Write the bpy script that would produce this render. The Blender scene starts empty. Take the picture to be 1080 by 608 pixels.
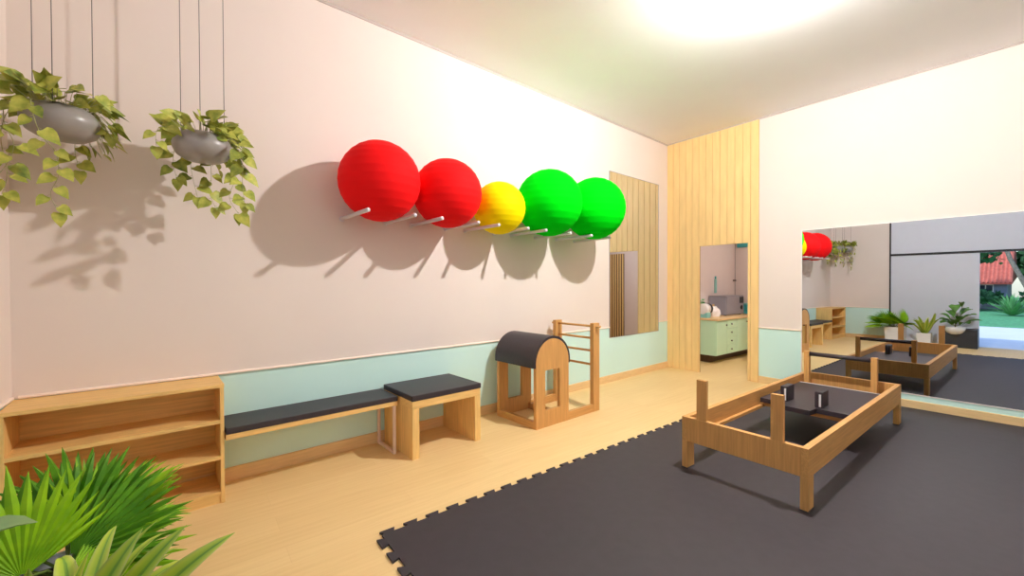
import bpy, bmesh, math, random
from mathutils import Vector, Matrix, Quaternion
S = bpy.context.scene
COL = S.collection
rnd = random.Random(7)
PI = math.pi
V = Vector

# ------------------------------------------------------------------ materials
def lin(c):
    return tuple(((x/255)/12.92 if x/255 <= .04045 else ((x/255+.055)/1.055)**2.4) for x in c)

def mat(name, col, rough=.6, metal=0., spec=.4, noise=0., nscale=6., stretch=(1, 1, 1), bump=0., col2=None):
    """plain or lightly mottled procedural material, colour given linear"""
    m = bpy.data.materials.new(name); m.use_nodes = True
    nt = m.node_tree; b = nt.nodes['Principled BSDF']
    b.inputs['Roughness'].default_value = rough; b.inputs['Metallic'].default_value = metal
    b.inputs['Specular IOR Level'].default_value = spec
    tc = nt.nodes.new('ShaderNodeTexCoord'); mp = nt.nodes.new('ShaderNodeMapping')
    mp.inputs['Scale'].default_value = stretch
    nz = nt.nodes.new('ShaderNodeTexNoise'); nz.inputs['Scale'].default_value = nscale; nz.inputs['Detail'].default_value = 5
    nt.links.new(tc.outputs['Object'], mp.inputs[0]); nt.links.new(mp.outputs[0], nz.inputs['Vector'])
    rp = nt.nodes.new('ShaderNodeValToRGB')
    a = tuple(max(0, x*(1-noise)) for x in col); c = col2 or tuple(min(1, x*(1+noise)) for x in col)
    rp.color_ramp.elements[0].color = (*a, 1); rp.color_ramp.elements[1].color = (*c, 1)
    rp.color_ramp.elements[0].position = .3; rp.color_ramp.elements[1].position = .7
    nt.links.new(nz.outputs['Fac'], rp.inputs[0]); nt.links.new(rp.outputs[0], b.inputs['Base Color'])
    if bump:
        bp = nt.nodes.new('ShaderNodeBump'); bp.inputs['Strength'].default_value = bump; bp.inputs['Distance'].default_value = .01
        nt.links.new(nz.outputs['Fac'], bp.inputs['Height']); nt.links.new(bp.outputs[0], b.inputs['Normal'])
    return m

def emit(name, col, s):
    m = bpy.data.materials.new(name); m.use_nodes = True; nt = m.node_tree
    b = nt.nodes['Principled BSDF']; b.inputs['Emission Color'].default_value = (*col, 1); b.inputs['Emission Strength'].default_value = s
    return m

WOODC = (.80, .52, .195)
def wood(name, stretch, col=WOODC, n=.13):
    return mat(name, col, .5, spec=.3, noise=n, nscale=3.2, stretch=stretch)
M = {}
M['pink'] = mat('pink plaster', (.755, .668, .625), .85, spec=.2, noise=.012, nscale=2)
M['mint'] = mat('mint paint', (.60, .85, .81), .8, spec=.2, noise=.012, nscale=2)
M['ceil'] = mat('ceiling paint', (.92, .925, .95), .9, spec=.1, noise=.01, nscale=2)
M['rail'] = mat('rail paint', (.90, .76, .66), .6, noise=.01)
M['cornice'] = mat('cornice grey', (.50, .44, .41), .7, noise=.02)
M['wx'] = wood('ash grain along x', (1.2, 22, 22))
M['wy'] = wood('ash grain along y', (22, 1.2, 22))
M['wz'] = wood('ash grain along z', (22, 22, 1.2))
M['bx'] = wood('beech grain along x', (1.2, 26, 26), (.60, .315, .105))
M['by'] = wood('beech grain along y', (26, 1.2, 26), (.60, .315, .105))
M['bz'] = wood('beech grain along z', (26, 26, 1.2), (.60, .315, .105))
M['panel'] = wood('pale pine cladding', (5, 5, .8), (.86, .60, .27), .06)
M['batten'] = wood('brown batten backing', (5, 5, .8), (.36, .22, .09), .06)
M['skirt'] = wood('pale skirting', (2, 2, 20), (.76, .54, .28), .07)
M['white'] = mat('white enamel', (.82, .78, .76), .35, noise=.01)
M['whitepot'] = mat('white ceramic', (.78, .78, .80), .35, noise=.02)
M['blushmetal'] = mat('blush enamel', (.80, .62, .53), .4, noise=.01)
M['black'] = mat('black vinyl', (.036, .027, .034), .45, spec=.45, noise=.08, nscale=30)
M['mat'] = mat('charcoal foam', (.043, .0365, .0435), .6, spec=.35, noise=.06, nscale=14, bump=.05)
M['chrome'] = mat('pale steel', (.80, .80, .82), .3, spec=.6, noise=.01)
M['red'] = mat('red rubber', (.86, .008, .010), .7, spec=.08, noise=.02)
M['yellow'] = mat('yellow rubber', (.90, .72, .0), .7, spec=.08, noise=.02)
M['green'] = mat('green rubber', (.0, .70, .006), .8, spec=.03, noise=.02)
M['peg'] = mat('lilac white rod', (.72, .68, .72), .4, noise=.01)
M['pot'] = mat('grey stoneware', (.30, .275, .26), .32, spec=.5, noise=.15, nscale=5)
M['wire'] = mat('grey cable', (.12, .11, .11), .4, spec=.5, noise=.02)
M['soil'] = mat('soil', (.04, .028, .018), .95, noise=.4, nscale=60, bump=.4)
M['pothos'] = mat('yellow green leaf', (.24, .31, .035), .5, noise=.0, nscale=26, col2=(.56, .54, .10))
M['pothosdark'] = mat('olive leaf', (.10, .16, .02), .5, noise=.0, nscale=22, col2=(.40, .42, .06))
M['stem'] = mat('pale vine stem', (.42, .42, .20), .6, noise=.05)
M['palm'] = mat('bright palm leaf', (.13, .32, .003), .5, spec=.25, noise=.0, nscale=9, col2=(.30, .53, .008))
M['palmdark'] = mat('deep palm leaf', (.04, .16, .003), .5, spec=.25, noise=.0, nscale=9, col2=(.11, .31, .006))
M['petiole'] = mat('palm stalk', (.16, .24, .04), .6, noise=.1)
M['fig'] = mat('fig leaf', (.05, .17, .02), .45, noise=.0, nscale=8, col2=(.15, .33, .05))
M['figpale'] = mat('grey green fig leaf', (.16, .26, .09), .5, noise=.0, nscale=8, col2=(.25, .36, .13))
M['bark'] = mat('bark', (.20, .17, .14), .9, noise=.35, nscale=12, bump=.5)
M['charcoal'] = mat('charcoal planter', (.035, .037, .045), .5, noise=.1)
M['frost'] = mat('pale grey panel', (.62, .65, .75), .6, noise=.01)
M['blackmetal'] = mat('black aluminium', (.012, .012, .016), .4, noise=.05)
M['greycloth'] = mat('grey steel', (.30, .29, .34), .35, metal=.3, noise=.03)
M['plinth'] = mat('shade brown plinth', (.10, .055, .03), .6, noise=.1)  # dark tone stands in for the shade under the kitchen unit
M['pipegrey'] = mat('grey pipe', (.30, .25, .25), .5, noise=.03)
M['teal'] = mat('teal plastic', (.06, .42, .46), .5, noise=.02)
M['paleteal'] = mat('pale teal plastic', (.25, .56, .53), .5, noise=.02)
M['mintcab'] = mat('mint lacquer', (.55, .80, .55), .5, noise=.01)
M['kitchenwall'] = mat('mauve plaster', (.74, .64, .62), .85, noise=.01)
M['knob'] = mat('dark knob', (.10, .09, .08), .4, metal=.6, noise=.02)
M['groove'] = mat('cabinet joint', (.25, .34, .26), .7, noise=.02)
M['grass'] = mat('lawn grass', (.10, .36, .16), .9, noise=.3, nscale=9, bump=.3)
M['pave'] = mat('pale paving', (.74, .78, .84), .8, noise=.04, nscale=2)
M['terracotta'] = mat('terracotta tile', (.62, .17, .12), .8, noise=.18, nscale=5)
M['housewall'] = mat('grey blue render', (.22, .25, .34), .8, noise=.06)
M['windowglass'] = mat('dark glass', (.02, .03, .05), .15, noise=.02)
M['hedge'] = mat('hedge leaf', (.012, .06, .02), .7, noise=.0, nscale=6, col2=(.05, .18, .06))
M['agave'] = mat('agave leaf', (.16, .42, .16), .6, noise=.15)
M['globe'] = emit('lamp glow', (1.0, .962, .925), 4700.)
M['kfillglobe'] = emit('kitchen fill glow', (1.0, .95, .90), 120.)

# maple boards for the floor
def floor_mat():
    m = bpy.data.materials.new('maple boards'); m.use_nodes = True; nt = m.node_tree; b = nt.nodes['Principled BSDF']
    b.inputs['Roughness'].default_value = .48; b.inputs['Specular IOR Level'].default_value = .35
    tc = nt.nodes.new('ShaderNodeTexCoord')
    br = nt.nodes.new('ShaderNodeTexBrick'); br.inputs['Scale'].default_value = 1
    br.inputs['Brick Width'].default_value = 1.6; br.inputs['Row Height'].default_value = .19; br.inputs['Mortar Size'].default_value = .0015
    br.inputs['Color1'].default_value = (.83, .61, .30, 1); br.inputs['Color2'].default_value = (.80, .575, .275, 1); br.inputs['Mortar'].default_value = (.77, .55, .262, 1)
    mp = nt.nodes.new('ShaderNodeMapping'); mp.inputs['Scale'].default_value = (.8, 16, 1)
    nz = nt.nodes.new('ShaderNodeTexNoise'); nz.inputs['Scale'].default_value = 2.5; nz.inputs['Detail'].default_value = 5
    mx = nt.nodes.new('ShaderNodeMix'); mx.data_type = 'RGBA'; mx.blend_type = 'MULTIPLY'; mx.inputs[0].default_value = 1
    rp = nt.nodes.new('ShaderNodeValToRGB'); rp.color_ramp.elements[0].color = (.95, .935, .91, 1); rp.color_ramp.elements[1].color = (1, 1, 1, 1)
    rp.color_ramp.elements[0].position = .35; rp.color_ramp.elements[1].position = .62
    L = nt.links.new
    L(tc.outputs['Object'], br.inputs['Vector']); L(tc.outputs['Object'], mp.inputs[0]); L(mp.outputs[0], nz.inputs['Vector'])
    L(nz.outputs['Fac'], rp.inputs[0]); L(br.outputs['Color'], mx.inputs[6]); L(rp.outputs[0], mx.inputs[7]); L(mx.outputs[2], b.inputs['Base Color'])
    return m
M['floor'] = floor_mat()

def mirror_mat():
    m = bpy.data.materials.new('mirror silver'); m.use_nodes = True; nt = m.node_tree; b = nt.nodes['Principled BSDF']
    b.inputs['Metallic'].default_value = 1; b.inputs['Roughness'].default_value = .0; b.inputs['Base Color'].default_value = (.70, .745, .80, 1)
    return m
M['mirror'] = mirror_mat()

# leaf with pale margins, from the leaf's own UV (u across the blade)
def variegated():
    m = bpy.data.materials.new('variegated blade'); m.use_nodes = True; nt = m.node_tree; b = nt.nodes['Principled BSDF']
    b.inputs['Roughness'].default_value = .42
    uv = nt.nodes.new('ShaderNodeUVMap'); sp = nt.nodes.new('ShaderNodeSeparateXYZ')
    nz = nt.nodes.new('ShaderNodeTexNoise'); nz.inputs['Scale'].default_value = 4
    mp = nt.nodes.new('ShaderNodeMapping'); mp.inputs['Scale'].default_value = (9, .6, 1)
    ad = nt.nodes.new('ShaderNodeMath'); ad.operation = 'MULTIPLY_ADD'; ad.inputs[1].default_value = .22
    rp = nt.nodes.new('ShaderNodeValToRGB'); e = rp.color_ramp.elements
    e[0].position = 0.0; e[0].color = (.42, .50, .13, 1); e[1].position = 1; e[1].color = (.56, .60, .22, 1)
    for p_, c in ((.2, (.50, .60, .05, 1)), (.42, (.36, .52, .04, 1)), (.54, (.10, .27, .04, 1)), (.62, (.30, .48, .05, 1)), (.85, (.52, .62, .07, 1))):
        x = e.new(p_); x.color = c
    L = nt.links.new
    L(uv.outputs[0], sp.inputs[0]); L(uv.outputs[0], mp.inputs[0]); L(mp.outputs[0], nz.inputs['Vector'])
    L(nz.outputs['Fac'], ad.inputs[0]); L(sp.outputs[0], ad.inputs[2])
    sb = nt.nodes.new('ShaderNodeMath'); sb.operation = 'SUBTRACT'; sb.inputs[1].default_value = .11
    L(ad.outputs[0], sb.inputs[0]); L(sb.outputs[0], rp.inputs[0]); L(rp.outputs[0], b.inputs['Base Color'])
    return m
M['varieg'] = variegated()

# ------------------------------------------------------------------ mesh builder
class MB:
    def __init__(s): s.v = []; s.f = []; s.m = []; s.sm = []; s.uv = []; s.mats = []
    def mi(s, m):
        m = M[m] if isinstance(m, str) else m
        if m not in s.mats: s.mats.append(m)
        return s.mats.index(m)
    def add(s, vs, fs, m, smooth=False, uvs=None, X=None):
        o = len(s.v); s.v += [tuple(X @ V(v)) if X else tuple(v) for v in vs]; k = s.mi(m)
        for i, f in enumerate(fs):
            s.f.append([o+j for j in f]); s.m.append(k); s.sm.append(smooth)
            s.uv.append([uvs[j] for j in f] if uvs else [(0, 0)]*len(f))
        return s
    def box(s, a, b, m, bev=.0, X=None):
        bm = bmesh.new(); bmesh.ops.create_cube(bm, size=1)
        sz = [b[i]-a[i] for i in range(3)]; c = [(b[i]+a[i])/2 for i in range(3)]
        for v in bm.verts: v.co = V((v.co.x*sz[0]+c[0], v.co.y*sz[1]+c[1], v.co.z*sz[2]+c[2]))
        if bev: bmesh.ops.bevel(bm, geom=list(bm.edges), offset=min(bev, .45*min(abs(x) for x in sz)), segments=2, profile=.6, affect='EDGES')
        bm.verts.index_update(); vs = [v.co.copy() for v in bm.verts]; fs = [[v.index for v in f.verts] for f in bm.faces]; bm.free()
        return s.add(vs, fs, m, False, None, X)
    def prism(s, pts, d0, d1, m, axis='y', holes=None, X=None, smooth=False):
        """polygon pts (a,b) extruded along axis; holes: list of polygons"""
        bm = bmesh.new()
        def P(a, b, d): return {'x': (d, a, b), 'y': (a, d, b), 'z': (a, b, d)}[axis]
        loops = [pts]+(holes or [])
        for lp in loops:
            vv = [bm.verts.new(P(a, b, d0)) for a, b in lp]
            for i in range(len(vv)): bm.edges.new((vv[i], vv[(i+1) % len(vv)]))
        bmesh.ops.triangle_fill(bm, edges=list(bm.edges), use_beauty=True)
        r = bmesh.ops.extrude_face_region(bm, geom=list(bm.faces))
        dv = V(P(0, 0, d1-d0))
        bmesh.ops.translate(bm, verts=[g for g in r['geom'] if isinstance(g, bmesh.types.BMVert)], vec=dv)
        bmesh.ops.recalc_face_normals(bm, faces=list(bm.faces))
        bm.verts.index_update(); vs = [v.co.copy() for v in bm.verts]; fs = [[v.index for v in f.verts] for f in bm.faces]; bm.free()
        return s.add(vs, fs, m, smooth, None, X)
    def lathe(s, prof, m, n=32, X=None, smooth=True, c=(0, 0, 0)):
        vs = []; fs = []
        for r, z in prof:
            for i in range(n):
                a = 2*PI*i/n; vs.append((c[0]+r*math.cos(a), c[1]+r*math.sin(a), c[2]+z))
        for j in range(len(prof)-1):
            for i in range(n):
                k = (i+1) % n; fs.append((j*n+i, j*n+k, (j+1)*n+k, (j+1)*n+i))
        if prof[0][0] > 1e-5: fs.append(tuple(reversed(range(n))))
        if prof[-1][0] > 1e-5: fs.append(tuple((len(prof)-1)*n+i for i in range(n)))
        return s.add(vs, fs, m, smooth, None, X)
    def tube(s, pts, r, m, n=8, X=None, r1=None, cap=True):
        pts = [V(p) for p in pts]; vs = []; fs = []; N = len(pts); prev = None
        for i, p in enumerate(pts):
            t = (pts[min(i+1, N-1)]-pts[max(i-1, 0)]).normalized()
            if prev is None:
                u = t.orthogonal().normalized()
            else:
                u = (prev-t*prev.dot(t)).normalized()
            prev = u; w = t.cross(u); rr = r if r1 is None else r+(r1-r)*i/(N-1)
            for k in range(n):
                a = 2*PI*k/n; vs.append(p+(u*math.cos(a)+w*math.sin(a))*rr)
        for i in range(N-1):
            for k in range(n):
                q = (k+1) % n; fs.append((i*n+k, i*n+q, (i+1)*n+q, (i+1)*n+k))
        if cap: fs.append(tuple(reversed(range(n)))); fs.append(tuple((N-1)*n+k for k in range(n)))
        return s.add(vs, fs, m, True, None, X)
    def build(s, name, parent=None, loc=None, rz=0, kind=None, label=None):
        me = bpy.data.meshes.new(name); me.from_pydata(s.v, [], s.f)
        for m in s.mats: me.materials.append(m)
        me.polygons.foreach_set('material_index', s.m); me.polygons.foreach_set('use_smooth', s.sm)
        if any(any(u != (0, 0) for u in f) for f in s.uv):
            l = me.uv_layers.new(name='UVMap'); flat = [c for f in s.uv for u in f for c in u]; l.data.foreach_set('uv', flat)
        me.update(); o = bpy.data.objects.new(name, me); COL.objects.link(o)
        if parent: o.parent = parent
        if loc: o.location = loc
        o.rotation_euler.z = rz
        if kind: o['kind'] = kind
        if label: o['label'] = label
        return o

def tag(o, label, cat, group=None):
    o['label'] = label; o['category'] = cat
    if group: o['group'] = group
    return o
def thing(name, label, cat, loc=(0, 0, 0), rz=0, group=None):
    o = bpy.data.objects.new(name, None); COL.objects.link(o); o.location = loc; o.rotation_euler.z = rz; o.empty_display_size = .1
    return tag(o, label, cat, group)
def copy_thing(o, loc):
    c = o.copy(); COL.objects.link(c); c.location = loc
    for ch in o.children:
        d = ch.copy(); COL.objects.link(d); d.parent = c
        for g in ch.children:
            e = g.copy(); COL.objects.link(e); e.parent = d
    return c
def arc(cx, cy, r, a0, a1, n): return [(cx+r*math.cos(a0+(a1-a0)*i/n), cy+r*math.sin(a0+(a1-a0)*i/n)) for i in range(n+1)]

# ------------------------------------------------------------------ the room
K = math.atan(.05204)                      # the ball wall runs 3 degrees off square
TL = V((math.cos(K), math.sin(K), 0)); NL = V((-math.sin(K), math.cos(K), 0))
def W(s, off=0., z=0.): return TL*s-NL*off+V((0, 0, z))     # point: s along the ball wall, off out into the room
XN = -7.675; YS = -6.4; HC = 4.0; RAIL = .83

MB().box((XN-.1, YS-.1, -.1), (.1, .1, 0), 'floor').build('floor', kind='structure')
MB().box((XN-.1, YS-.1, HC), (.1, .15, HC+.1), 'ceil').build('ceiling', kind='structure')
w = MB(); w.box((-7.9, 0, 0), (.12, .1, RAIL), 'mint').box((-7.9, 0, RAIL), (.12, .1, HC), 'pink')
w.build('wall_left', rz=K, kind='structure')
# far wall, with the doorway
DY0, DY1, DH = -.600, -1.370, 2.135; YW = -1.525
w = MB()
for z0, z1, m in ((0, RAIL, 'mint'), (RAIL, HC, 'pink')): w.box((0, YS, z0), (.1, YW, z1), m)
w.box((0, YW, 0), (.02, DY1, HC), 'batten').box((0, DY0, 0), (.02, 0.02, HC), 'batten').box((0, DY1, DH), (.02, DY0, HC), 'batten')
w.build('wall_far', kind='structure')
# pine boards over the corner of the far wall
w = MB(); nb = 13; bw = 1.525/nb
for i in range(nb):
    y1 = -i*bw-.003; y0 = -(i+1)*bw+.003
    segs = []
    # board pieces around the doorway
    if y0 >= DY0 or y1 <= DY1: segs.append((y0, y1, 0, HC))
    else:
        segs.append((y0, y1, DH, HC))
        if y1 > DY0: segs.append((DY0, y1, 0, DH))
        if y0 < DY1: segs.append((y0, DY1, 0, DH))
    for a, b, c, d in segs: w.box((-.014, a, c), (.0, b, d), 'panel', .002)
w.build('trim_1', kind='structure')
# near wall: pink part, then pale panels and the garden opening
PY = -1.68; OY0 = -3.24; OY1 = -5.9; OZ = 2.2
w = MB()
for z0, z1, m in ((0, RAIL, 'mint'), (RAIL, HC, 'pink')): w.box((XN-.1, PY, z0), (XN, .0, z1), m)
w.box((XN-.1, OY0, 0), (XN, PY, OZ), 'frost').box((XN-.1, YS, OZ+.05), (XN, PY, HC), 'frost').box((XN-.1, YS, 0), (XN, OY1, OZ), 'frost')
w.build('wall_near', kind='structure')
w = MB(); w.box((XN-.1, YS, OZ), (XN+.02, PY, OZ+.05), 'blackmetal').box((XN, PY-.02, 0), (XN+.012, PY+.012, HC), 'blackmetal')
w.build('trim_3', kind='structure')
w = MB()
for z0, z1, m in ((0, RAIL, 'mint'), (RAIL, HC, 'pink')): w.box((XN-.1, YS-.1, z0), (.1, YS, z1), m)
w.build('wall_right', kind='structure')
# dado rails, skirtings, ceiling line
def railprof(o0): return [(o0, .828), (o0-.014, .830), (o0-.016, .838), (o0-.010, .846), (o0, .848)]
def strip(name, prof, kind_, m, a, b, rz=0, loc=(0, 0, 0)):
    return MB().prism(prof, a, b, m, 'x').build(name, loc=loc, rz=rz, kind='structure')
strip('trim_4', railprof(0), 0, 'rail', -7.66, -1.749, K)
strip('trim_9', railprof(0), 0, 'rail', -.321, -.016, K)
R90 = -PI/2
strip('trim_5', railprof(0), 0, 'rail', -YW*1+.002, 2.075, R90)      # far wall, between cladding and mirror
strip('trim_6', railprof(0), 0, 'rail', PY+.02, -.42, PI/2, (XN, 0, 0))
strip('baseboard_left', [(0, 0), (-.014, 0), (-.014, .098), (-.008, .104), (0, .104)], 0, 'skirt', -7.66, -.016, K)
strip('baseboard_far', [(0, 0), (-.014, 0), (-.014, .098), (-.008, .104), (0, .104)], 0, 'skirt', -YW+.002, -YS, R90)
strip('baseboard_near', [(0, 0), (-.014, 0), (-.014, .098), (-.008, .104), (0, .104)], 0, 'skirt', PY+.02, -.42, PI/2, (XN, 0, 0))
strip('trim_7', [(0, HC-.022), (-.008, HC-.022), (-.012, HC), (0, HC)], 0, 'cornice', -7.66, -.016, K)
strip('trim_8', [(0, HC-.016), (-.018, HC-.016), (-.02, HC), (0, HC)], 0, 'cornice', .0, -YS, R90)

# ------------------------------------------------------------------ mirrors
t = thing('mirror', 'wide frameless mirror on the pink and mint wall behind the reformer', 'mirror', (0, -3.85, .175))
MB().box((-.006, -1.762, .006), (-.001, 1.762, 2.072), 'mirror').build('glass', t)
w = MB(); w.box((-.010, -1.772, -.006), (-.0005, -1.762, 2.084), 'white').box((-.010, 1.762, -.006), (-.0005, 1.772, 2.084), 'white').box((-.010, -1.762, -.006), (-.0005, 1.762, .006), 'white').box((-.010, -1.762, 2.072), (-.0005, 1.762, 2.084), 'white')
w.build('edge_trim', t)
t = thing('mirror', 'tall mirror on the ball wall reflecting the pine cladding and doorway', 'mirror', W(-1.035, 0, .677), K)
MB().box((-.705, -.007, .005), (.705, -.001, 2.555), 'mirror').build('glass', t)
w = MB(); w.box((-.712, -.009, 0), (-.705, -.0005, 2.561), 'greycloth').box((.705, -.009, 0), (.712, -.0005, 2.561), 'greycloth').box((-.705, -.009, 0), (.705, -.0005, .005), 'greycloth').box((-.705, -.009, 2.555), (.705, -.0005, 2.561), 'greycloth')
w.build('edge_trim', t)

# ------------------------------------------------------------------ exercise balls on pegs
PEGS = [-5.740, -5.330, -5.062, -4.660, -4.406, -4.003, -3.730, -3.320, -2.930, -2.561]
who = ['the large red ball', 'the smaller red ball', 'the yellow ball', 'green ball beside yellow', 'green ball by tall mirror']
PZ = 2.107
proto = None
for i, s in enumerate(PEGS):
    lab = 'white rod wall peg under %s, %s of its pair' % (who[i//2], 'nearer the doorway' if i % 2 else 'nearer the shelf')
    if proto is None:
        proto = thing('support_peg', lab, 'peg', W(s, 0, PZ), K, 'rod pegs under the exercise balls')
        MB().tube([(0, -.012, 0), (0, -.60, 0), (0, -.606, 0)], .017, 'peg', 16).build('rod', proto)
        MB().lathe([(.026, 0), (.026, .010), (.020, .014)], 'peg', 20, Matrix.Translation((0, -.0005, 0)) @ Matrix.Rotation(PI/2, 4, 'X')).build('flange', proto)
    else:
        o = copy_thing(proto, W(s, 0, PZ)); o['label'] = lab
def ball(s, off, z, r, m, label):
    w = MB(); n = 96; prof = []
    for j in range(n+1):
        a = -PI/2+PI*j/n
        rr = r*(1-.007*abs(math.sin(PI*j/6))) if 2 < j < n-2 else r*.998
        prof.append((max(1e-6, rr*math.cos(a)), rr*math.sin(a)))
    t = thing('exercise_ball', label, 'ball', W(s, off, z), 0, 'exercise balls on the wall pegs')
    w.lathe(prof, m, 40).build('ball_skin', t)
    MB().lathe([(.012, -.004), (.012, .004), (.007, .007), (1e-6, .008)], 'white' if m != 'yellow' else m, 14, Matrix.Translation((0, 0, r*.995))).build('valve_plug', t)
RP = .0175
def restz(r, half): return PZ+math.sqrt((r+RP)**2-half**2)+.001
for s, off, r, half, m, lab in (
        (-5.537, .362, .345, .205, 'red', 'larger red exercise ball at the planter end of the pegs'),
        (-4.860, .375, .332, .201, 'red', 'smaller red exercise ball beside the yellow ball'),
        (-4.206, .365, .282, .2015, 'yellow', 'yellow exercise ball, smallest on the wall pegs'),
        (-3.525, .450, .387, .205, 'green', 'bright green exercise ball beside the yellow ball'),
        (-2.7455, .500, .391, .1845, 'green', 'bright green exercise ball overlapping the tall wall mirror')):
    ball(s, off, restz(r, half), r, m, lab)

# ------------------------------------------------------------------ shelf, bench, stool along the ball wall
t = thing('bookshelf', 'low empty open wooden shelf unit against the mint wall in the corner', 'shelf', W(-7.16, .18, 0), K)
x0, x1, y0, y1 = -.518, .488, -.18, .178
for lbl, a, b in (('side_panel', x1-.022, x1), ('side_panel', x0, x0+.022)):
    MB().box((a, y0, 0), (b, y1, .803), 'wz', .0015).build(lbl, t)
MB().box((x0-.002, y0-.003, .803), (x1+.002, y1, .826), 'wx', .002).build('top_board', t)
for z in (.553, .303, .055):
    MB().box((x0+.022, y0+.002, z), (x1-.022, y1-.012, z+.024), 'wx', .0015).build('shelf_board', t)
MB().box((x0+.022, y1-.012, .0), (x1-.022, y1, .803), 'wx').build('back_panel', t)
MB().box((x0+.022, y0+.008, 0), (x1-.022, y0+.024, .055), 'wx').build('plinth', t)

t = thing('long_bench', 'long low wooden bench with thin black cushion between shelf and stool', 'bench', W(-6.03, .19, 0), K)
MB().box((-.636, -.185, .432), (.636, .185, .470), 'wx', .002).build('seat_board', t)
MB().box((-.634, -.187, .4705), (.640, .184, .514), 'black', .006).build('cushion', t)
w = MB()
for a, b in (((.598, -.183, 0), (.622, -.159, .4315)), ((.598, .150, 0), (.622, .174, .4315)), ((.598, -.159, 0), (.622, .150, .022)), ((.598, -.159, .412), (.622, .150, .4315))): w.box(a, b, 'blushmetal', .002)
w.build('loop_leg', t, label='pale blush metal loop leg')

t = thing('padded_stool', 'square wooden box stool with thick black cushion beside the long bench', 'stool', W(-4.990, .308, 0), K)
for a, b in ((-.374, -.309), (.282, .347)): MB().box((a, -.292, 0), (b, .285, .435), 'wz', .002).build('side_panel', t)
MB().box((-.374, -.292, .4352), (.347, .285, .503), 'wx', .002).build('seat_board', t)
MB().box((-.380, -.297, .5035), (.354, .287, .553), 'black', .008).build('cushion', t)

# ------------------------------------------------------------------ ladder barrel
t = thing('ladder_barrel', 'wooden barrel trainer with curved black pad and rung ladder by wall', 'exercise equipment', W(-3.6, .46, 0), K)
def bx(s): return s+3.6
def by(off): return -(off-.46)
cx, cz, r = bx(-3.808), .680, .250
def panel(o0, o1):
    w = MB(); pts = [(cx-r, 0), (cx+r, 0), (cx+r, cz)]+arc(cx, cz, r, 0, PI, 24)[1:-1]+[(cx-r, cz)]
    wx0, wx1, wz0, wz1, q = bx(-3.925), bx(-3.700), .175, .600, .012
    hole = arc(wx1-q, wz1-q, q, 0, PI/2, 4)+arc(wx0+q, wz1-q, q, PI/2, PI, 4)+arc(wx0+q, wz0+q, q, PI, 1.5*PI, 4)+arc(wx1-q, wz0+q, q, 1.5*PI, 2*PI, 4)
    w.prism(pts, by(o1), by(o0), 'bz', 'y', [hole]); return w
panel(.735, .775).build('arch_panel', t); panel(.130, .170).build('arch_panel', t)
ro, ri = .276, .251
w = MB(); a0, a1 = math.radians(-9), math.radians(189)
w.prism(arc(cx, cz, ro, a0, a1, 40)+arc(cx, cz, ri, a1, a0, 40), by(.772), by(.128), 'black', 'y')
w.build('curved_pad', t)
MB().box((cx-r, by(.7345), 0), (cx-r+.045, by(.1705), .075), 'by', .002).build('base_rail', t)
MB().box((cx+r-.045, by(.7345), 0), (cx+r, by(.1705), .075), 'by', .002).build('base_rail', t)
for o0, o1 in ((.735, .775), (.130, .170)):
    MB().box((cx+r+.0005, by(o1), 0), (bx(-3.1255), by(o0), .090), 'bx', .002).build('base_rail', t)
for o0, o1 in ((.727, .779), (.126, .178)):
    MB().box((bx(-3.125), by(o1), 0), (bx(-3.010), by(o0), 1.045), 'bz', .003).build('ladder_post', t)
for z, e in ((1.005, .06), (.862, -.03), (.710, -.03), (.545, -.03)):
    MB().tube([(bx(-3.07), by(.779+e), z), (bx(-3.07), by(.126-e), z)], .0135, 'bx', 14).build('ladder_rung', t)

# ------------------------------------------------------------------ foam mat with jigsaw edge
MX0, MX1, MY1, MY0, MT = -5.93, -.02, -1.775, -5.75, .014
pitch = .1515
def tooth(c, d):   # dovetail outline along +t at centre c, heights d
    return [(c-.030, 0), (c-.047, d), (c+.047, d), (c+.030, 0)]
pts = []
n1 = int((MX1-MX0)/pitch); n2 = int((MY1-MY0)/pitch)
left = []
for i in range(n2):
    c = .075+i*pitch
    for q, h in tooth(c, .042): left.append((MX0-h, MY1-q))
top = []
for i in range(n1):
    c = .045+i*pitch
    for q, h in tooth(c, .036): top.append((MX0+q, MY1+h))
poly = [(MX1, MY0), (MX1, MY1)]+list(reversed(top))+[(MX0, MY1)]+left+[(MX0, MY0)]
tag(MB().prism(poly, .0005, MT, 'mat', 'z').build('foam_mat'), 'large charcoal foam floor mat with jigsaw edges under the reformer', 'mat')

# ------------------------------------------------------------------ reformer
RX, RY = -2.2525, -2.823
t = thing('reformer_bed', 'wooden reformer bed frame with upright posts and black carriage on mat', 'exercise equipment', (RX, RY, MT))
def lx(x): return x-RX
def ly(y): return y-RY
X0, X1, Y0, Y1 = lx(-3.654), lx(-.851), -.4395, .4395
ZB, ZT = .222, .416; RW = .042
for y0, y1 in ((Y0, Y0+RW), (Y1-RW, Y1)): MB().box((X0, y0, ZB), (X1, y1, ZT), 'bx', .0025).build('side_rail', t)
for x0, x1 in ((X0, X0+RW), (X1-RW, X1)): MB().box((x0, Y0+RW+.0003, ZB), (x1, Y1-RW-.0003, ZT), 'bz', .0025).build('end_rail', t)
for x0, x1 in ((X0, X0+.105), (X1-.105, X1)):
    for y0, y1 in ((Y0, Y0+.047), (Y1-.047, Y1)):
        o = MB().box((x0, y0, .006), (x1, y1, ZB-.0003), 'bz', .002).build('leg', t)
        MB().box((x0-.004, y0-.004, 0.0005), (x1+.004, y1+.004, .006), 'charcoal').build('foot_shade', o)  # thin dark slab stands in for contact shade under the leg
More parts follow.
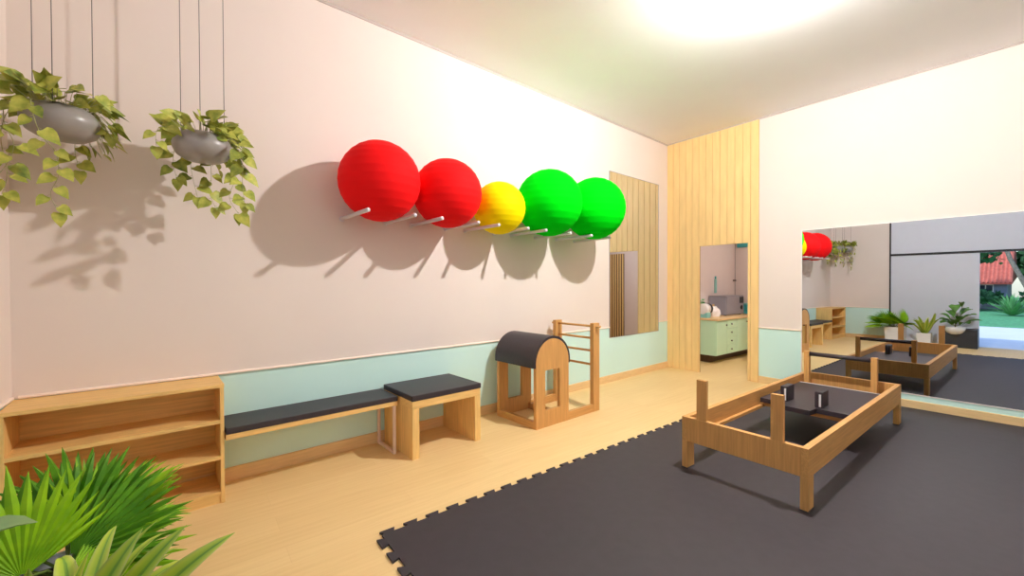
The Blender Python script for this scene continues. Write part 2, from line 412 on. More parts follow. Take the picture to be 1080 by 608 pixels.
for y in (.280, -.253): MB().box((X0+.002, y-.039, ZT+.0003), (X0+.034, y+.039, .735), 'bz', .002).build('upright_post', t)
XB = lx(-1.08)
for y in (.345, -.265): MB().box((XB-.03, y-.026, .27), (XB+.03, y+.026, .700), 'bz', .003).build('bar_post', t)
MB().tube([(XB, .3185, .668), (XB, -.2385, .668)], .024, 'black', 18).build('foot_bar', t)
for y0, y1 in ((Y0+RW+.0003, Y0+RW+.03), (Y1-RW-.03, Y1-RW-.0003)): MB().box((X0+RW+.001, y0, .245), (X1-RW-.001, y1, .270), 'bx').build('track_rail', t)
# carriage
cz0, cz1 = .300, .343
pts = [(lx(-2.285), Y0+.056), (lx(-2.285), ly(-2.915)), (lx(-2.41), ly(-2.90)), (lx(-2.41), ly(-2.68)), (lx(-2.285), ly(-2.665)), (lx(-2.285), Y1-.056), (lx(-1.20), Y1-.056), (lx(-1.20), Y0+.056)]
MB().prism(pts, cz0, cz1, 'black', 'z').build('carriage', t)
MB().box((lx(-1.199), Y0+.056, cz0+.004), (lx(-1.188), Y1-.056, cz1+.004), 'white').build('edge_highlight', t, label='thin white strip painted as the highlight along the end of the carriage')  # white strip stands in for a highlight on the carriage edge
MB().box((lx(-2.26), Y0+RW+.031, .262), (lx(-2.20), Y1-RW-.031, .2995), 'by').build('cross_member', t)
for y in (-2.635, -2.918):
    a = ly(y)
    o = MB().box((lx(-2.245), a-.030, cz1+.0003), (lx(-2.06), a+.030, .490), 'black', .008).build('shoulder_rest', t)
    MB().box((lx(-2.251), a-.021, cz1+.012), (lx(-2.2455), a-.005, .470), 'chrome', .001).build('bracket', o, label='pale metal bracket strip')

# ------------------------------------------------------------------ hanging planters
def heart_leaf(w, pos, dirv, up, size, m):
    d = V(dirv).normalized(); u = V(up); u = (u-d*u.dot(d))
    if u.length < 1e-3: u = d.orthogonal()
    u.normalize(); r = d.cross(u)
    out = [(0, 0), (.06, .24), (.22, .36), (.44, .34), (.68, .21), (.87, .08), (1.0, 0)]
    vs = []; mids = []
    curl = rnd.uniform(.06, .28)
    def P(l, s, h): return V(pos)+d*(l*size)+r*(s*size)+u*(h*size)
    ctr = [P(l if l > 0 else .06, 0, -curl*l*l-.0) for l, _ in out]
    L = [P(l-.03*(1 if 0 < i < 3 else 0), s_, -curl*l*l+.16*s_) for i, (l, s_) in enumerate(out)]
    Rr = [P(l-.03*(1 if 0 < i < 3 else 0), -s_, -curl*l*l+.16*s_) for i, (l, s_) in enumerate(out)]
    vs = ctr+L[1:-1]+Rr[1:-1]; n = len(out); fs = []
    Li = lambda i: n+i-1; Ri = lambda i: n+(n-2)+i-1
    fs += [(0, 1, Li(1)), (0, Ri(1), 1)]
    for i in range(1, n-2): fs += [(i, i+1, Li(i+1), Li(i)), (i, Ri(i), Ri(i+1), i+1)]
    fs += [(n-2, n-1, Li(n-2)), (n-2, Ri(n-2), n-1)]
    w.add(vs, fs, m, True)

def planter(base, label, seed, wires, vines, zc):
    """base: floor-plan point; bowl centre at height zc; vines: lists of local points, leaves along them"""
    global rnd
    rnd = random.Random(seed)
    t = thing('hanging_planter', label, 'hanging plant', (base[0], base[1], zc), K, 'hanging planters with trailing vines')
    prof = [(1e-6, -.098), (.05, -.098), (.10, -.088), (.140, -.062), (.160, -.022), (.163, .008), (.152, .040), (.130, .066), (.112, .078), (.104, .080), (.100, .074), (.112, .055), (.118, .03)]
    MB().lathe(prof, 'pot', 40).build('pot', t)
    MB().lathe([(.1155, .040), (.06, .050), (1e-6, .054)], 'soil', 24).build('soil', t)
    for a in wires:
        x, y = .125*math.cos(a), .125*math.sin(a)
        o = MB().tube([(x, y, .064), (x, y, HC-zc-.001)], .0022, 'wire', 6).build('hanging_wire', t)
    w = MB()
    for i in range(66):
        a = rnd.uniform(0, 2*PI); rr = rnd.uniform(.03, .17)
        p0 = V((rr*math.cos(a)*.7, rr*math.sin(a)*.7, .05)); el = rnd.uniform(-.45, .75)
        hop = rnd.uniform(.02, .10)
        p1 = p0+V((math.cos(a)*hop, math.sin(a)*hop, rnd.uniform(.03, .115)))
        if p1.xy.length > .13: p1.z = max(p1.z, .05)
        w.tube([p0, (p0+p1)/2+V((0, 0, .012)), p1], .0016, 'stem', 5)
        heart_leaf(w, p1, (math.cos(a+rnd.uniform(-.7, .7)), math.sin(a+rnd.uniform(-.7, .7)), el), (rnd.uniform(-.5, .5), rnd.uniform(-1.5, -.5), rnd.uniform(.0, .9)), rnd.uniform(.075, .12), 'pothos' if rnd.random() < .8 else 'pothosdark')
    for i in range(34):
        a = rnd.uniform(-.5, 1.5); p0 = V((.09*math.cos(a), .09*math.sin(a), .05)); rr = rnd.uniform(.15, .23)
        p1 = V((rr*math.cos(a), rr*math.sin(a), rnd.uniform(-.12, .10)))
        w.tube([p0, (p0+p1)/2+V((0, 0, .05)), p1], .0016, 'stem', 5)
        heart_leaf(w, p1, (math.cos(a), math.sin(a)+rnd.uniform(-.5, .5), rnd.uniform(-1.2, -.1)), (rnd.uniform(.4, 1.2), rnd.uniform(-.3, .3), .8), rnd.uniform(.07, .10), 'pothos' if rnd.random() < .6 else 'pothosdark')
    w.build('foliage', t)
    for vn in vines:
        w = MB(); P = [V(p) for p in vn]
        # smooth chain
        Q = []
        for i in range(len(P)-1):
            a = P[max(i-1, 0)]; b = P[i]; c = P[i+1]; d = P[min(i+2, len(P)-1)]
            for k in range(6):
                u = k/6; Q.append(.5*((2*b)+(c-a)*u+(2*a-5*b+4*c-d)*u*u+(3*b-a-3*c+d)*u**3))
        Q.append(P[-1]); w.tube(Q, .0022, 'stem', 6, r1=.0012)
        acc = 0; side = 1
        for i in range(1, len(Q)):
            acc += (Q[i]-Q[i-1]).length
            if acc > .046 and i > 2:
                acc = rnd.uniform(-.012, .012); side = -side
                a = rnd.uniform(-.9, .9)
                dv = V((side*math.cos(a)*.8, -abs(math.sin(a))*.6-.1, rnd.uniform(-1.1, -.25)))
                st = dv.normalized()*.022+V((0, 0, .008))
                w.tube([Q[i], Q[i]+st], .0013, 'stem', 5)
                heart_leaf(w, Q[i]+st, dv, (rnd.uniform(-.4, .4), -1, rnd.uniform(.2, .8)), rnd.uniform(.07, .115), 'pothos' if rnd.random() < .72 else 'pothosdark')
        heart_leaf(w, Q[-1], (0.05, -.1, -1), (0, -1, .2), .085, 'pothos')
        w.build('trailing_vine', t)

P1V = [[(-.11, -.03, .06), (-.19, -.05, .05), (-.20, -.06, -.06), (-.17, -.05, -.17), (-.19, -.06, -.27), (-.23, -.06, -.36)],
       [(-.06, -.10, .06), (-.09, -.18, .04), (-.06, -.19, -.12), (-.01, -.15, -.20), (.0, -.14, -.32), (-.03, -.14, -.43), (.0, -.14, -.52)],
       [(.09, -.03, .06), (.17, -.02, .06), (.20, -.03, -.02)],
       [(.02, .08, .06), (.04, .18, .05), (.03, .19, -.10), (.05, .18, -.22)],
       [(-.10, .05, .06), (-.20, .08, .05), (-.24, .10, -.1), (-.22, .10, -.3), (-.24, .10, -.42)]]
P2V = [[(.10, -.02, .06), (.175, -.03, .05), (.19, -.04, -.08), (.17, -.04, -.20), (.14, -.03, -.32), (.19, -.03, -.42)],
       [(.09, -.08, .06), (.16, -.14, .04), (.20, -.15, -.06), (.20, -.14, -.22), (.21, -.14, -.36)],
       [(-.10, -.04, .06), (-.20, -.06, .07), (-.235, -.08, .02), (-.235, -.08, -.06)],
       [(-.04, .09, .06), (-.06, .18, .04), (-.05, .19, -.13), (-.02, .18, -.30)],
       [(.02, .1, .06), (.05, .18, .04), (.06, .19, -.15), (.05, .18, -.26), (.08, .18, -.36)],
       [(-.07, .07, .06), (-.13, .14, .04), (-.15, .14, -.10), (-.13, .14, -.2)]]
P1 = V((-7.385, -.800, 0)); P2 = V((-6.748, -.780, 0))
planter(P1, 'grey stone planter with trailing yellow-green vines hanging nearest the corner', 11, (2.75, 4.55, .15), P1V, 2.432)
planter(P2, 'grey stone planter with trailing vines hanging between corner planter and red ball', 23, (2.65, 1.6, .25), P2V, 2.425)

# ------------------------------------------------------------------ floor plants by the garden opening
def fan_leaf(w, base, hub, tipdir, normal, R, m, n=24, spread=2.1, droop=.18):
    """palm fan: pleated segments from a hub, joined for half their length"""
    base, hub = V(base), V(hub); t = V(tipdir).normalized(); nn = V(normal); nn = (nn-t*nn.dot(t)).normalized(); s = t.cross(nn)
    mid = (base+hub)/2+V((0, 0, .03))
    w.tube([base, mid, hub], .006, 'petiole', 6, r1=.0035)
    da = 2*spread/n
    for i in range(n):
        a = -spread+da*(i+.5); L = R*(1-.32*(abs(a)/spread)**2)*rnd.uniform(.93, 1.05)
        def D(al): return t*math.cos(al)+s*math.sin(al)
        vs = []
        for f, wd in ((.04, 1.0), (.34, 1.0), (.62, 1.0), (.74, .76), (.87, .46), (1.0, .03)):
            rad = L*f; hw = (da/2*min(rad, L*.62))*wd*1.02
            c = hub+D(a)*rad+nn*(-droop*L*f*f*f)+V((0, 0, -.10*L*max(0, f-.5)**2))
            e = D(a+PI/2)
            vs += [c-e*hw-nn*hw*.35, c+nn*hw*.35, c+e*hw-nn*hw*.35]
        fs = []
        for j in range(5):
            b = 3*j; fs += [(b, b+1, b+4, b+3), (b+1, b+2, b+5, b+4)]
        w.add(vs, fs, m, False)

def square_pot(t, hw, h, m, taper=.88):
    w = MB(); vs = []
    for z, k in ((0, taper), (h, 1), (h, .9), (h-.05, .88)):
        for sx, sy in ((-1, -1), (1, -1), (1, 1), (-1, 1)): vs.append((sx*hw*k, sy*hw*k, z))
    fs = [(3, 2, 1, 0)]
    for j in range(3):
        for i in range(4): fs.append((4*j+i, 4*j+(i+1) % 4, 4*j+4+(i+1) % 4, 4*j+4+i))
    w.add(vs, fs, m); w.build('pot', t)
    q = hw*.88
    MB().box((-q, -q, h-.075), (q, q, h-.045), 'soil').build('soil', t)

rnd = random.Random(5)
PB = V((-7.22, -1.87, 0))
t = thing('fan_palm', 'bright green fan palm in white square pot near the corner shelf', 'potted plant', PB, 0, None)
square_pot(t, .185, .40, 'whitepot')
core = V((0, 0, .36))
FANS = [   # hub, tip direction, normal, radius, segments, half spread, material
    ((-.075, -.17, .50), (-.10, .12, 1.0), (.30, -1, .10), .385, 17, 1.15, 'palm'),
    ((-.16, .05, .49), (.06, .25, 1.0), (.2, -1, .1), .32, 16, 1.4, 'palmdark'),
    ((.02, .02, .50), (.42, .22, .90), (-.1, -1, .45), .37, 17, 1.3, 'palmdark'),
    ((.03, -.09, .49), (.80, .02, .62), (-.35, -.8, .9), .39, 18, 1.25, 'palmdark'),
    ((.035, -.17, .465), (.98, -.05, .20), (-.15, -.6, 1.), .36, 18, 1.3, 'palm'),
    ((.06, .16, .52), (.6, .6, .45), (-.3, -.2, 1), .34, 18, 1.5, 'palm'),
    ((-.04, .24, .52), (-.1, .9, .40), (.3, -.2, 1), .36, 18, 1.5, 'palmdark'),
    ((-.02, .24, .48), (.0, 1, .05), (0, -.1, 1), .37, 18, 1.5, 'palm'),
    ((.10, .26, .44), (.4, .9, -.15), (0, -.1, 1), .34, 18, 1.5, 'palm'),
    ((.12, .03, .47), (.65, .15, .75), (-.9, -.1, .5), .33, 17, 1.4, 'palm'),
    ((.10, -.20, .47), (.7, -.55, .40), (-.4, .3, .8), .24, 16, 1.4, 'palmdark'),
    ((.14, .14, .45), (1, .6, .0), (-.2, 0, 1), .26, 17, 1.4, 'palmdark'),
    ((.02, .08, .50), (.1, .25, 1), (1, -.3, .2), .30, 16, 1.4, 'palm'),
    ((-.20, -.05, .48), (-.6, -.1, .7), (.6, -.3, .8), .20, 15, 1.4, 'palmdark'),
    ((.0, .18, .52), (.1, .5, .9), (.6, -.7, .4), .32, 16, 1.4, 'palmdark')]
for h, d, nn, R, sg, sp, m in FANS:
    w = MB(); fan_leaf(w, core+V((rnd.uniform(-.03, .03), rnd.uniform(-.03, .03), 0)), h, d, nn, R, m, sg, sp, .10)
    w.build('fan_leaf', t)

def blade(w, base, ctrl, tip, width, m, fold=.25, up=(0, 0, 1)):
    base, ctrl, tip = V(base), V(ctrl), V(tip); n = 10; vs = []; uv = []; fs = []
    for i in range(n+1):
        u = i/n; p = base*(1-u)**2+ctrl*2*u*(1-u)+tip*u*u
        d = ((ctrl-base)*(1-u)+(tip-ctrl)*u).normalized(); s = d.cross(V(up)).normalized(); nn = s.cross(d)
        hw = width/2*(math.sin(PI*min(1, .18+.82*u)**.85)**.75 if u < 1 else 0.01)
        for k, a in enumerate((-1, -.5, 0, .5, 1)):
            vs.append(p+s*hw*a+nn*hw*fold*abs(a)); uv.append(((a+1)/2*.98+.01, u+.01))
    for i in range(n):
        for k in range(4): fs.append((5*i+k, 5*i+k+1, 5*i+6+k, 5*i+5+k))
    w.add(vs, fs, m, True, uv)

SB = V((-7.14, -2.40, 0))
t = thing('variegated_plant', 'small yellow-striped broad-leaved plant in white cube pot beside the fan palm', 'potted plant', SB)
square_pot(t, .125, .30, 'whitepot', .95)
for tip, ctrl, wd, up in (((.20, -.20, .81), (.05, -.20, .62), .10, (-.3, -1, .8)), ((.30, -.20, .782), (.12, -.19, .64), .085, (-.5, -1, .7)),
                          ((.422, -.20, .713), (.20, -.18, .63), .085, (-.5, -1, .7)), ((.088, -.20, .785), (.0, -.16, .62), .075, (.9, -.6, .4)),
                          ((-.02, -.21, .79), (-.04, -.17, .62), .10, (0, -1, .5)), ((-.2, -.05, .66), (-.12, -.02, .62), .07, (0, 0, 1)),
                          ((-.05, .26, .58), (0, .16, .66), .07, (0, 0, 1)), ((.25, .18, .60), (.12, .10, .66), .07, (-.5, 0, 1)), ((.10, .22, .66), (.06, .10, .66), .06, (0, 0, 1)),
                          ((.33, .0, .55), (.18, .0, .64), .07, (-.5, 0, 1)), ((-.2, .18, .58), (-.1, .1, .64), .06, (0, 0, 1)), ((.26, -.10, .66), (.12, -.06, .60), .07, (-.8, 0, .8)),
                          ((.22, .08, .70), (.08, .04, .62), .07, (-.8, 0, .8)), ((.05, -.28, .66), (.03, -.18, .62), .07, (-.5, .3, .8)), ((.28, .24, .50), (.16, .16, .58), .06, (-.3, 0, 1))):
    w = MB(); blade(w, (rnd.uniform(-.02, .02), rnd.uniform(-.02, .02), .24), ctrl, tip, wd, 'varieg', .2, up); w.build('leaf_blade', t)

FB = V((-7.30, -2.985, 0))
t = thing('fig_plant', 'broad-leaved rubber fig in white bowl set on charcoal planter', 'potted plant', FB)
w = MB(); w.box((-.24, -.27, 0), (.13, .26, .43), 'charcoal', .01); w.build('planter_box', t)
w = MB(); w.lathe([(1e-6, .30), (.06, .306), (.12, .335), (.165, .40), (.182, .485), (.174, .485), (.160, .45), (1e-6, .445)], 'whitepot', 32, c=(.10, .085, 0)); w.build('bowl', t)
MB().lathe([(.161, .452), (1e-6, .465)], 'soil', 20, c=(.10, .085, 0)).build('soil', t)
FT = [((.17, .0, 1.05), .17), ((.18, .34, .64), .20), ((.42, -.10, .74), .20), ((-.03, .12, .96), .2), ((.20, -.26, .78), .20), ((.38, .22, .60), .20),
      ((-.10, -.18, .88), .18), ((.10, .30, .62), .16), ((-.10, .22, .84), .18), ((.44, .06, .66), .20), ((.06, -.34, .64), .19), ((.30, .30, .56), .18), ((.38, -.16, .58), .18), ((-.08, .10, .98), .18), ((.16, -.14, .92), .18), ((.08, .34, .76), .17)]
def broad(w, base, tip, width, m):
    base, tip = V(base), V(tip); d = tip-base; ctrl = base+d*.5+V((0, 0, .10))
    n = 9; vs = []; fs = []
    for i in range(n+1):
        u = i/n; p = base*(1-u)**2+ctrl*2*u*(1-u)+tip*u*u
        dd = ((ctrl-base)*(1-u)+(tip-ctrl)*u).normalized(); s = dd.cross(V((.1, .05, 1))).normalized(); nn = s.cross(dd)
        hw = width/2*max(.012, math.sin(PI*u**1.25)**.8)
        for a in (-1, -.5, 0, .5, 1): vs.append(p+s*hw*a+nn*hw*(.28*a*a+.05*math.sin(6*u+a)))
    for i in range(n):
        for k in range(4): fs.append((5*i+k, 5*i+k+1, 5*i+6+k, 5*i+5+k))
    w.add(vs, fs, m, True)
trunk = MB().tube([(.10, .085, .45), (.08, .07, .60), (.06, .05, .80)], .010, 'bark', 8, r1=.006).build('stem', t)
for i, (tip, wd) in enumerate(FT):
    w = MB(); tp = V(tip); b = V((.08, .07, min(.76, max(.50, tip[2]-.2)))); w.tube([b, b+(tp-b)*.28], .003, 'petiole', 6)
    if i == 0:   # the leaf that reaches up beside the camera
        tp = V((.235, -.02, 1.055)); b2 = V((.03, -.02, .92)); w = MB(); w.tube([(.06, .05, .78), b2], .003, 'petiole', 6); broad(w, b2, tp, .10, 'figpale')
    else: broad(w, b+(tp-b)*.26, tp, wd, 'fig')
    w.build('leaf', t)

# ------------------------------------------------------------------ room beyond the doorway
XK = 2.85
MB().box((.0, -3.2, -.1), (XK+.1, .5, -.0005), 'floor').build('floor_back_room', kind='structure')
MB().box((.021, -3.2, 2.9), (XK+.1, .5, 3.0), 'ceil').build('ceiling_back_room', kind='structure')
MB().box((.021, .10, 0), (XK+.1, .2, 2.9), 'kitchenwall').build('wall_back_room_left', kind='structure')
MB().box((XK, -3.2, 0), (XK+.1, .10, 2.9), 'kitchenwall').build('wall_back_room_far', kind='structure')
MB().box((.1, -3.3, 0), (XK+.1, -3.2, 2.9), 'kitchenwall').build('wall_back_room_right', kind='structure')
t = thing('kitchen_cabinet', 'mint green kitchen base unit with knobs seen through the doorway', 'cabinet', (.82, -.49, 0))
LXK = XK-.82-.005
MB().box((0, .018, .165), (LXK, .585, .815), 'mintcab', .002).build('carcass', t)
MB().box((.16, .22, 0), (LXK, .56, .1648), 'plinth').build('plinth', t)  # coloured dark to read as the shaded recess below the doors
xs = [(.004, .40), (.408, .83), (.838, 1.26), (1.268, 1.69)]
def knob(p, par): MB().lathe([(.006, 0), (.006, .012), (.014, .018), (.014, .026), (1e-6, .030)], 'knob', 14, Matrix.Translation(p) @ Matrix.Rotation(PI/2, 4, 'X')).build('knob', par)
o = MB().box((xs[0][0], 0, .17), (xs[0][1], .0175, .81), 'mintcab', .003).build('door', t); knob((.35, 0, .72), o)
for j in range(4):
    z0 = .17+j*.16; o = MB().box((xs[1][0], 0, z0), (xs[1][1], .0175, z0+.155), 'mintcab', .003).build('drawer', t); knob((.56, 0, z0+.08), o)
for q, kx in ((2, 1.21), (3, 1.32)):
    o = MB().box((xs[q][0], 0, .17), (xs[q][1], .0175, .81), 'mintcab', .003).build('door', t); knob((kx, 0, .74), o)
tag(MB().box((.80, -.515, .8155), (XK-.002, .098, .853), 'skirt', .004).build('worktop'), 'pale wooden worktop over the mint green kitchen unit', 'worktop')
WT = .8535
t = thing('microwave', 'grey microwave oven on the worktop seen through the doorway', 'microwave', (2.02, -.10, WT))
MB().box((-.38, -.17, .012), (.42, .17, .40), 'greycloth', .008).build('body', t)
MB().box((-.36, -.182, .03), (.20, -.1705, .385), 'greycloth', .003).build('door', t)
MB().lathe([(.045, 0), (.045, .01), (.038, .014)], 'blackmetal', 24, Matrix.Translation((.31, -.1705, .15)) @ Matrix.Rotation(PI/2, 4, 'X')).build('dial', t)
MB().box((.23, -.176, .24), (.40, -.1705, .37), 'blackmetal').build('display', t)
for x in (-.3, .34):
    for y in (-.12, .12): MB().box((x-.02, y-.02, 0), (x+.02, y+.02, .012), 'blackmetal').build('foot', t)
t = thing('water_dispenser', 'white and teal cylinder appliance with black end on the worktop', 'appliance', (.99, -.19, WT))
RYm = Matrix.Rotation(PI/2, 4, 'Y')
w = MB(); w.lathe([(.09, -.13), (.105, -.12), (.105, .02)], 'white', 28, Matrix.Translation((0, 0, .165)) @ RYm); w.build('drum', t)
w = MB(); w.lathe([(.1055, .02), (.1075, .025), (.1075, .085), (.085, .10), (1e-6, .10)], 'blackmetal', 28, Matrix.Translation((0, 0, .165)) @ RYm); w.build('black_end', t)
MB().box((-.125, -.095, 0), (.02, .095, .10), 'paleteal', .012).build('stand', t)
MB().box((.025, -.06, 0), (.09, .06, .08), 'blackmetal', .008).build('foot', t)
t = thing('tissue_bag', 'crumpled white paper bag beside the microwave on the worktop', 'bag', (1.36, -.16, WT))
bm = MB(); rnd = random.Random(3); prof = []
vs = []; fs = []; n = 14; hs = (0, .06, .12, .16, .20, .17)
for j, h in enumerate(hs):
    rr = (.10, .115, .10, .075, .055, .01)[j]
    for i in range(n):
        a = 2*PI*i/n; q = rr*(1+.18*rnd.uniform(-1, 1)); vs.append((q*math.cos(a)*1.2, q*math.sin(a), h+(rnd.uniform(-.012, .012) if j else 0)))
for j in range(len(hs)-1):
    for i in range(n): fs.append((j*n+i, j*n+(i+1) % n, (j+1)*n+(i+1) % n, (j+1)*n+i))
fs.append(tuple(reversed(range(n)))); fs.append(tuple((len(hs)-1)*n+i for i in range(n)))
bm.add(vs, fs, 'white', False); bm.build('paper_bag', t)
MB().lathe([(.025, .165), (.03, .20), (.02, .235), (1e-6, .245)], mat('tan paper', (.5, .33, .16), .8, noise=.1), 12).build('bag_fill', t)
t = thing('wall_hook_towel', 'pale teal strip hanging on the back room wall above the worktop', 'towel', (1.96, .099, 1.30))
MB().box((-.05, -.012, 0), (.05, -.001, .30), 'paleteal', .004).build('cloth_strip', t)
MB().lathe([(.03, 0), (.03, .012), (.012, .02)], 'teal', 14, Matrix.Translation((0, -.001, .33)) @ Matrix.Rotation(PI/2, 4, 'X')).build('hook', t)
t = thing('wall_cupboard', 'bright cyan cupboard high on the far back room wall', 'cupboard', (XK-.001, -.30, 2.30))
MB().box((-.05, -.42, 0), (-.001, .33, .48), 'teal', .004).build('carcass', t)
MB().box((-.062, -.41, .01), (-.0505, .32, .47), 'teal', .004).build('door', t)
t = thing('storage_box', 'small teal box on the worktop behind the microwave', 'box', (2.62, -.2, WT))
MB().box((-.1, -.1, 0), (.1, .1, .20), 'teal', .006).build('body', t); MB().box((-.104, -.104, .2003), (.104, .104, .225), 'paleteal', .004).build('lid', t)
t = thing('pipe', 'thin dark vertical pipe in the back room corner', 'pipe', (2.78, .06, .854))
MB().tube([(0, 0, 0), (0, 0, 2.04)], .006, 'pipegrey', 10).build('tube', t)
for z in (.7, 1.6): MB().box((-.018, -.018, z), (.018, .039, z+.03), 'knob').build('clip', t)
t = thing('slat_screen', 'tall brown slatted wooden screen in the back room, seen in tall mirror', 'screen', (XK-.002, -3.195, 0))
MB().box((-.02, 0, 0), (-.001, .58, 2.32), 'plinth').build('backing', t)
for i in range(8): MB().box((-.045, .012+i*.075, 0), (-.0203, .012+i*.075+.034, 2.32), 'panel', .002).build('slat', t)
t = thing('leafy_pot', 'small leafy plant in pale pot on the worktop edge', 'potted plant', (1.20, .0, WT))
MB().lathe([(.045, 0), (.06, .10), (.054, .10), (.05, .085), (1e-6, .083)], 'whitepot', 18).build('pot', t)
rnd = random.Random(9); w = MB()
for i in range(26):
    a = rnd.uniform(0, 2*PI); p = V((.05*math.cos(a), .04*math.sin(a), rnd.uniform(.16, .36))); w.tube([(0, 0, .08), p], .0015, 'petiole', 5)
    heart_leaf(w, p, (math.cos(a), math.sin(a)*.5, rnd.uniform(-.2, .6)), (0, -.4, 1), .075, 'agave')
w.build('foliage', t)
t = thing('ceiling_lamp', 'unseen round white lamp added to light the back room', 'lamp', (1.3, -1.9, 2.9))  # out of view, added only to brighten the back room
MB().lathe([(.10, 0), (.10, -.02), (.05, -.03)], 'white', 24).build('base', t)
MB().lathe([(.05, -.03), (.10, -.07), (.11, -.11), (.08, -.16), (1e-6, -.18)], 'kfillglobe', 24).build('globe', t)

# ------------------------------------------------------------------ main ceiling lamp
def lamp(x, y, label, m):
    t = thing('ceiling_lamp', label, 'lamp', (x, y, HC))
    MB().lathe([(.24, 0), (.26, -.008), (.26, -.026), (.245, -.032), (.03, -.032)], 'white', 28).build('base', t)  # unseen disc, widened to keep the globe's light off the ceiling
    MB().lathe([(.03, -.0325), (.044, -.042), (.05, -.062), (.049, -.078), (.040, -.100), (.024, -.113), (1e-6, -.118)], m, 28).build('globe', t)
lamp(-3.25, -2.92, 'glowing round ceiling lamp above the reformer and mat', 'globe')

# ------------------------------------------------------------------ outside, seen in the mirror
MB().box((-60, -40, -.2), (-15.4, 30, -.07), 'grass').build('lawn', kind='structure')
MB().box((-15.4, -40, -.2), (XN-.1, 30, -.06), 'pave').build('paving', kind='structure')
HX = -30
t = thing('house', 'grey garden house with terracotta roof beyond the lawn', 'house', (HX, -1.2, -.07))
MB().box((-5, -1.6, 0), (0, 6, 1.75), 'housewall').build('walls', t)
w = MB()
npan = 50
for i in range(npan):     # ribbed roof slope
    y0 = -1.8+i*(8.1/npan); y1 = y0+8.1/npan; ym = (y0+y1)/2
    w.add([(.5, y0, 1.50), (.5, ym, 1.59), (.5, y1, 1.50), (-3.0, y0, 4.5), (-3.0, ym, 4.59), (-3.0, y1, 4.5)], [(0, 1, 4, 3), (1, 2, 5, 4)], 'terracotta')
w.add([(.5, -1.8, 1.45), (.5, 6.3, 1.45), (-3, 6.3, 4.45), (-3, -1.8, 4.45), (-6, 6.3, 1.9), (-6, -1.8, 1.9)], [(0, 1, 2, 3), (3, 2, 4, 5), (0, 3, 5), (1, 4, 2)], 'terracotta')
w.build('roof', t)
o = MB().box((.001, -1.10, 1.02), (.04, -.48, 1.46), 'white', .004).build('window_frame', t)
for y in (-1.06, -.77): MB().box((.041, y, 1.08), (.045, y+.25, 1.40), 'windowglass').build('pane', o)
rnd = random.Random(21)
def bush(name, label, cat, loc, sx, sy, sz, n, size, m, leaf='fig'):
    w = MB()
    for i in range(n):
        a, b = rnd.uniform(0, 2*PI), math.acos(rnd.uniform(-.2, 1)); q = rnd.uniform(.6, 1)
        d = V((math.sin(b)*math.cos(a), math.sin(b)*math.sin(a), math.cos(b)))
        p = V((d.x*sx*q, d.y*sy*q, sz*.5+d.z*sz*.5*q)); s = size*rnd.uniform(.7, 1.3)
        u = V((rnd.uniform(-1, 1), rnd.uniform(-1, 1), rnd.uniform(-.3, 1))).normalized(); r = u.cross(d+V((.01, 0, .02))).normalized()
        w.add([p, p+u*s*.5+r*s*.35, p+u*s, p+u*s*.5-r*s*.35], [(0, 1, 2, 3)], m)
    t = thing(name, label, cat, loc); w.build('foliage', t)
    MB().tube([(0, 0, -.02), (0, 0, sz*.6)], .06*sz, 'bark', 7, r1=.02).build('trunk', t); return t
for i, (y, h) in enumerate(((1.7, 1.4), (-1.55, 1.05), (-4.7, 1.3))):
    bush('shrub', ['dense dark green shrub before the house window', 'rounded green shrub at the middle of the garden house front', 'dark green shrub at the side of the garden house'][i], 'shrub', (-28.4, y, -.07), 1.2, 1.35, h, 1400, .28, 'hedge')
for i, (x, y, h) in enumerate(((-40.5, 1.5, 11.), (-46, -7.5, 12.), (-33, -13, 7.))):
    bush('tree', ['tall dark tree behind the terracotta roof', 'tallest dark tree far behind the gable of the garden house', 'dark tree at the far end of the lawn'][i], 'tree', (x, y, -.07), 3.2, 3.2, h, 2600, .7, 'hedge')
bush('tree', 'leafy tree hanging over the front edge of the terracotta roof', 'tree', (-26, -1.35, -.07), 1.35, 1.35, 6.2, 1500, .32, 'hedge')
bush('tree', 'broad dark tree filling the gap beside the house gable', 'tree', (-38, -6.2, -.07), 3.4, 3.6, 5.2, 3000, .6, 'hedge')
bush('shrub', 'tall dark shrub filling the space right of the house wall', 'shrub', (-32.5, -5.35, -.07), 1.5, 1.9, 3.8, 2600, .4, 'hedge')
t = thing('spiky_bush', 'pale green spiky agave clump on the lawn', 'shrub', (-23.5, -3.2, -.07))
w = MB()
for i in range(110):
    a = rnd.uniform(0, 2*PI); e = rnd.uniform(.25, 1.5); L = rnd.uniform(.75, 1.15)
    d = V((math.cos(a)*math.cos(e), math.sin(a)*math.cos(e), math.sin(e)))
    w2 = d*L; blade(w, (d.x*.05, d.y*.05, .02), d*L*.55+V((0, 0, .10)), w2*1.05-V((0, 0, .05)), .075, 'agave', .3, (.02, .01, 1))
w.build('leaves', t)
t = thing('leaning_trunk', 'slender leaning palm trunk crossing in front of the garden house', 'tree', (-21.5, -4.4, -.07))
w = MB(); w.tube([(0, 0, -.05), (.0, .55, .9), (-.02, .88, 1.75), (-.05, 1.2, 2.6), (-.06, 1.45, 3.6), (-.06, 1.55, 5.0)], .10, 'bark', 10, r1=.06); w.build('trunk', t)
w = MB()
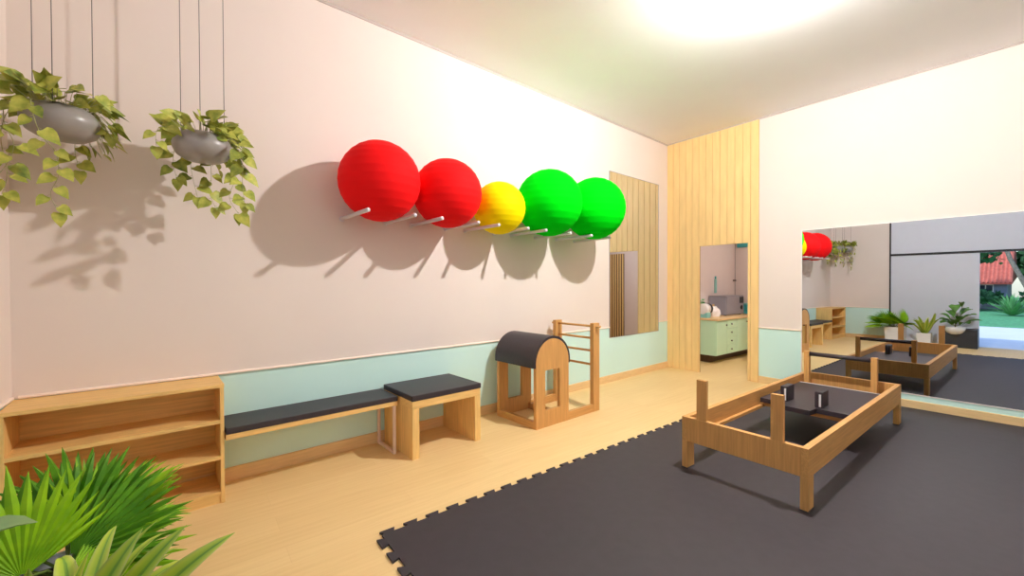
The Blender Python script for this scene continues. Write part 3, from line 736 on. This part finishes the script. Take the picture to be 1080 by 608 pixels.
for i in range(13):
    a = 2*PI*i/13; blade(w, (-.06, 1.55, 5.0), (-.06+math.cos(a)*.9, 1.55+math.sin(a)*.9, 5.6), (-.06+math.cos(a)*1.9, 1.55+math.sin(a)*1.9, 4.7), .35, 'hedge')
w.build('crown', t)

# ------------------------------------------------------------------ sky, sun
wd = bpy.data.worlds.new('World'); S.world = wd; wd.use_nodes = True; nt = wd.node_tree
bg = nt.nodes['Background']; sk = nt.nodes.new('ShaderNodeTexSky'); sk.sky_type = 'NISHITA'; sk.sun_disc = False
sk.sun_elevation = math.radians(50); sk.sun_rotation = math.radians(60)
nt.links.new(sk.outputs[0], bg.inputs[0]); bg.inputs[1].default_value = .35
sun = bpy.data.lights.new('sun', 'SUN'); sun.energy = 2.2; sun.angle = .02; sun.color = (1, .96, .9)
so = bpy.data.objects.new('sun', sun); COL.objects.link(so)
so.rotation_euler = V((-.62, -.30, -.85)).to_track_quat('-Z', 'Y').to_euler(); so.location = (0, 0, 12)

# ------------------------------------------------------------------ camera
yaw, pitch, roll, f = .9106, -.0109, -.0032, 438.45
F = V((math.cos(yaw)*math.cos(pitch), math.sin(yaw)*math.cos(pitch), math.sin(pitch))); R = V((math.sin(yaw), -math.cos(yaw), 0)); U = R.cross(F)
R2 = R*math.cos(roll)+U*math.sin(roll); U2 = -R*math.sin(roll)+U*math.cos(roll)
cam = bpy.data.cameras.new('camera'); cam.sensor_width = 36; cam.lens = f*36/1080; cam.clip_start = .02; cam.clip_end = 300
co = bpy.data.objects.new('camera', cam); COL.objects.link(co)
mw = Matrix((( R2.x, U2.x, -F.x, -6.8278), (R2.y, U2.y, -F.y, -4.2092), (R2.z, U2.z, -F.z, 1.5178), (0, 0, 0, 1)))
co.matrix_world = mw
S.camera = co
vs_ = S.view_settings; S.display_settings.display_device = 'sRGB'
vs_.view_transform = 'Standard'; vs_.look = 'None'; vs_.gamma = 1; vs_.exposure = .2; vs_.use_curve_mapping = False
S.cycles.max_bounces = 14; S.cycles.diffuse_bounces = 8; S.cycles.glossy_bounces = 6
S.cycles.sample_clamp_indirect = 6; S.cycles.caustics_reflective = False; S.cycles.caustics_refractive = False
S.cycles.use_denoising = True
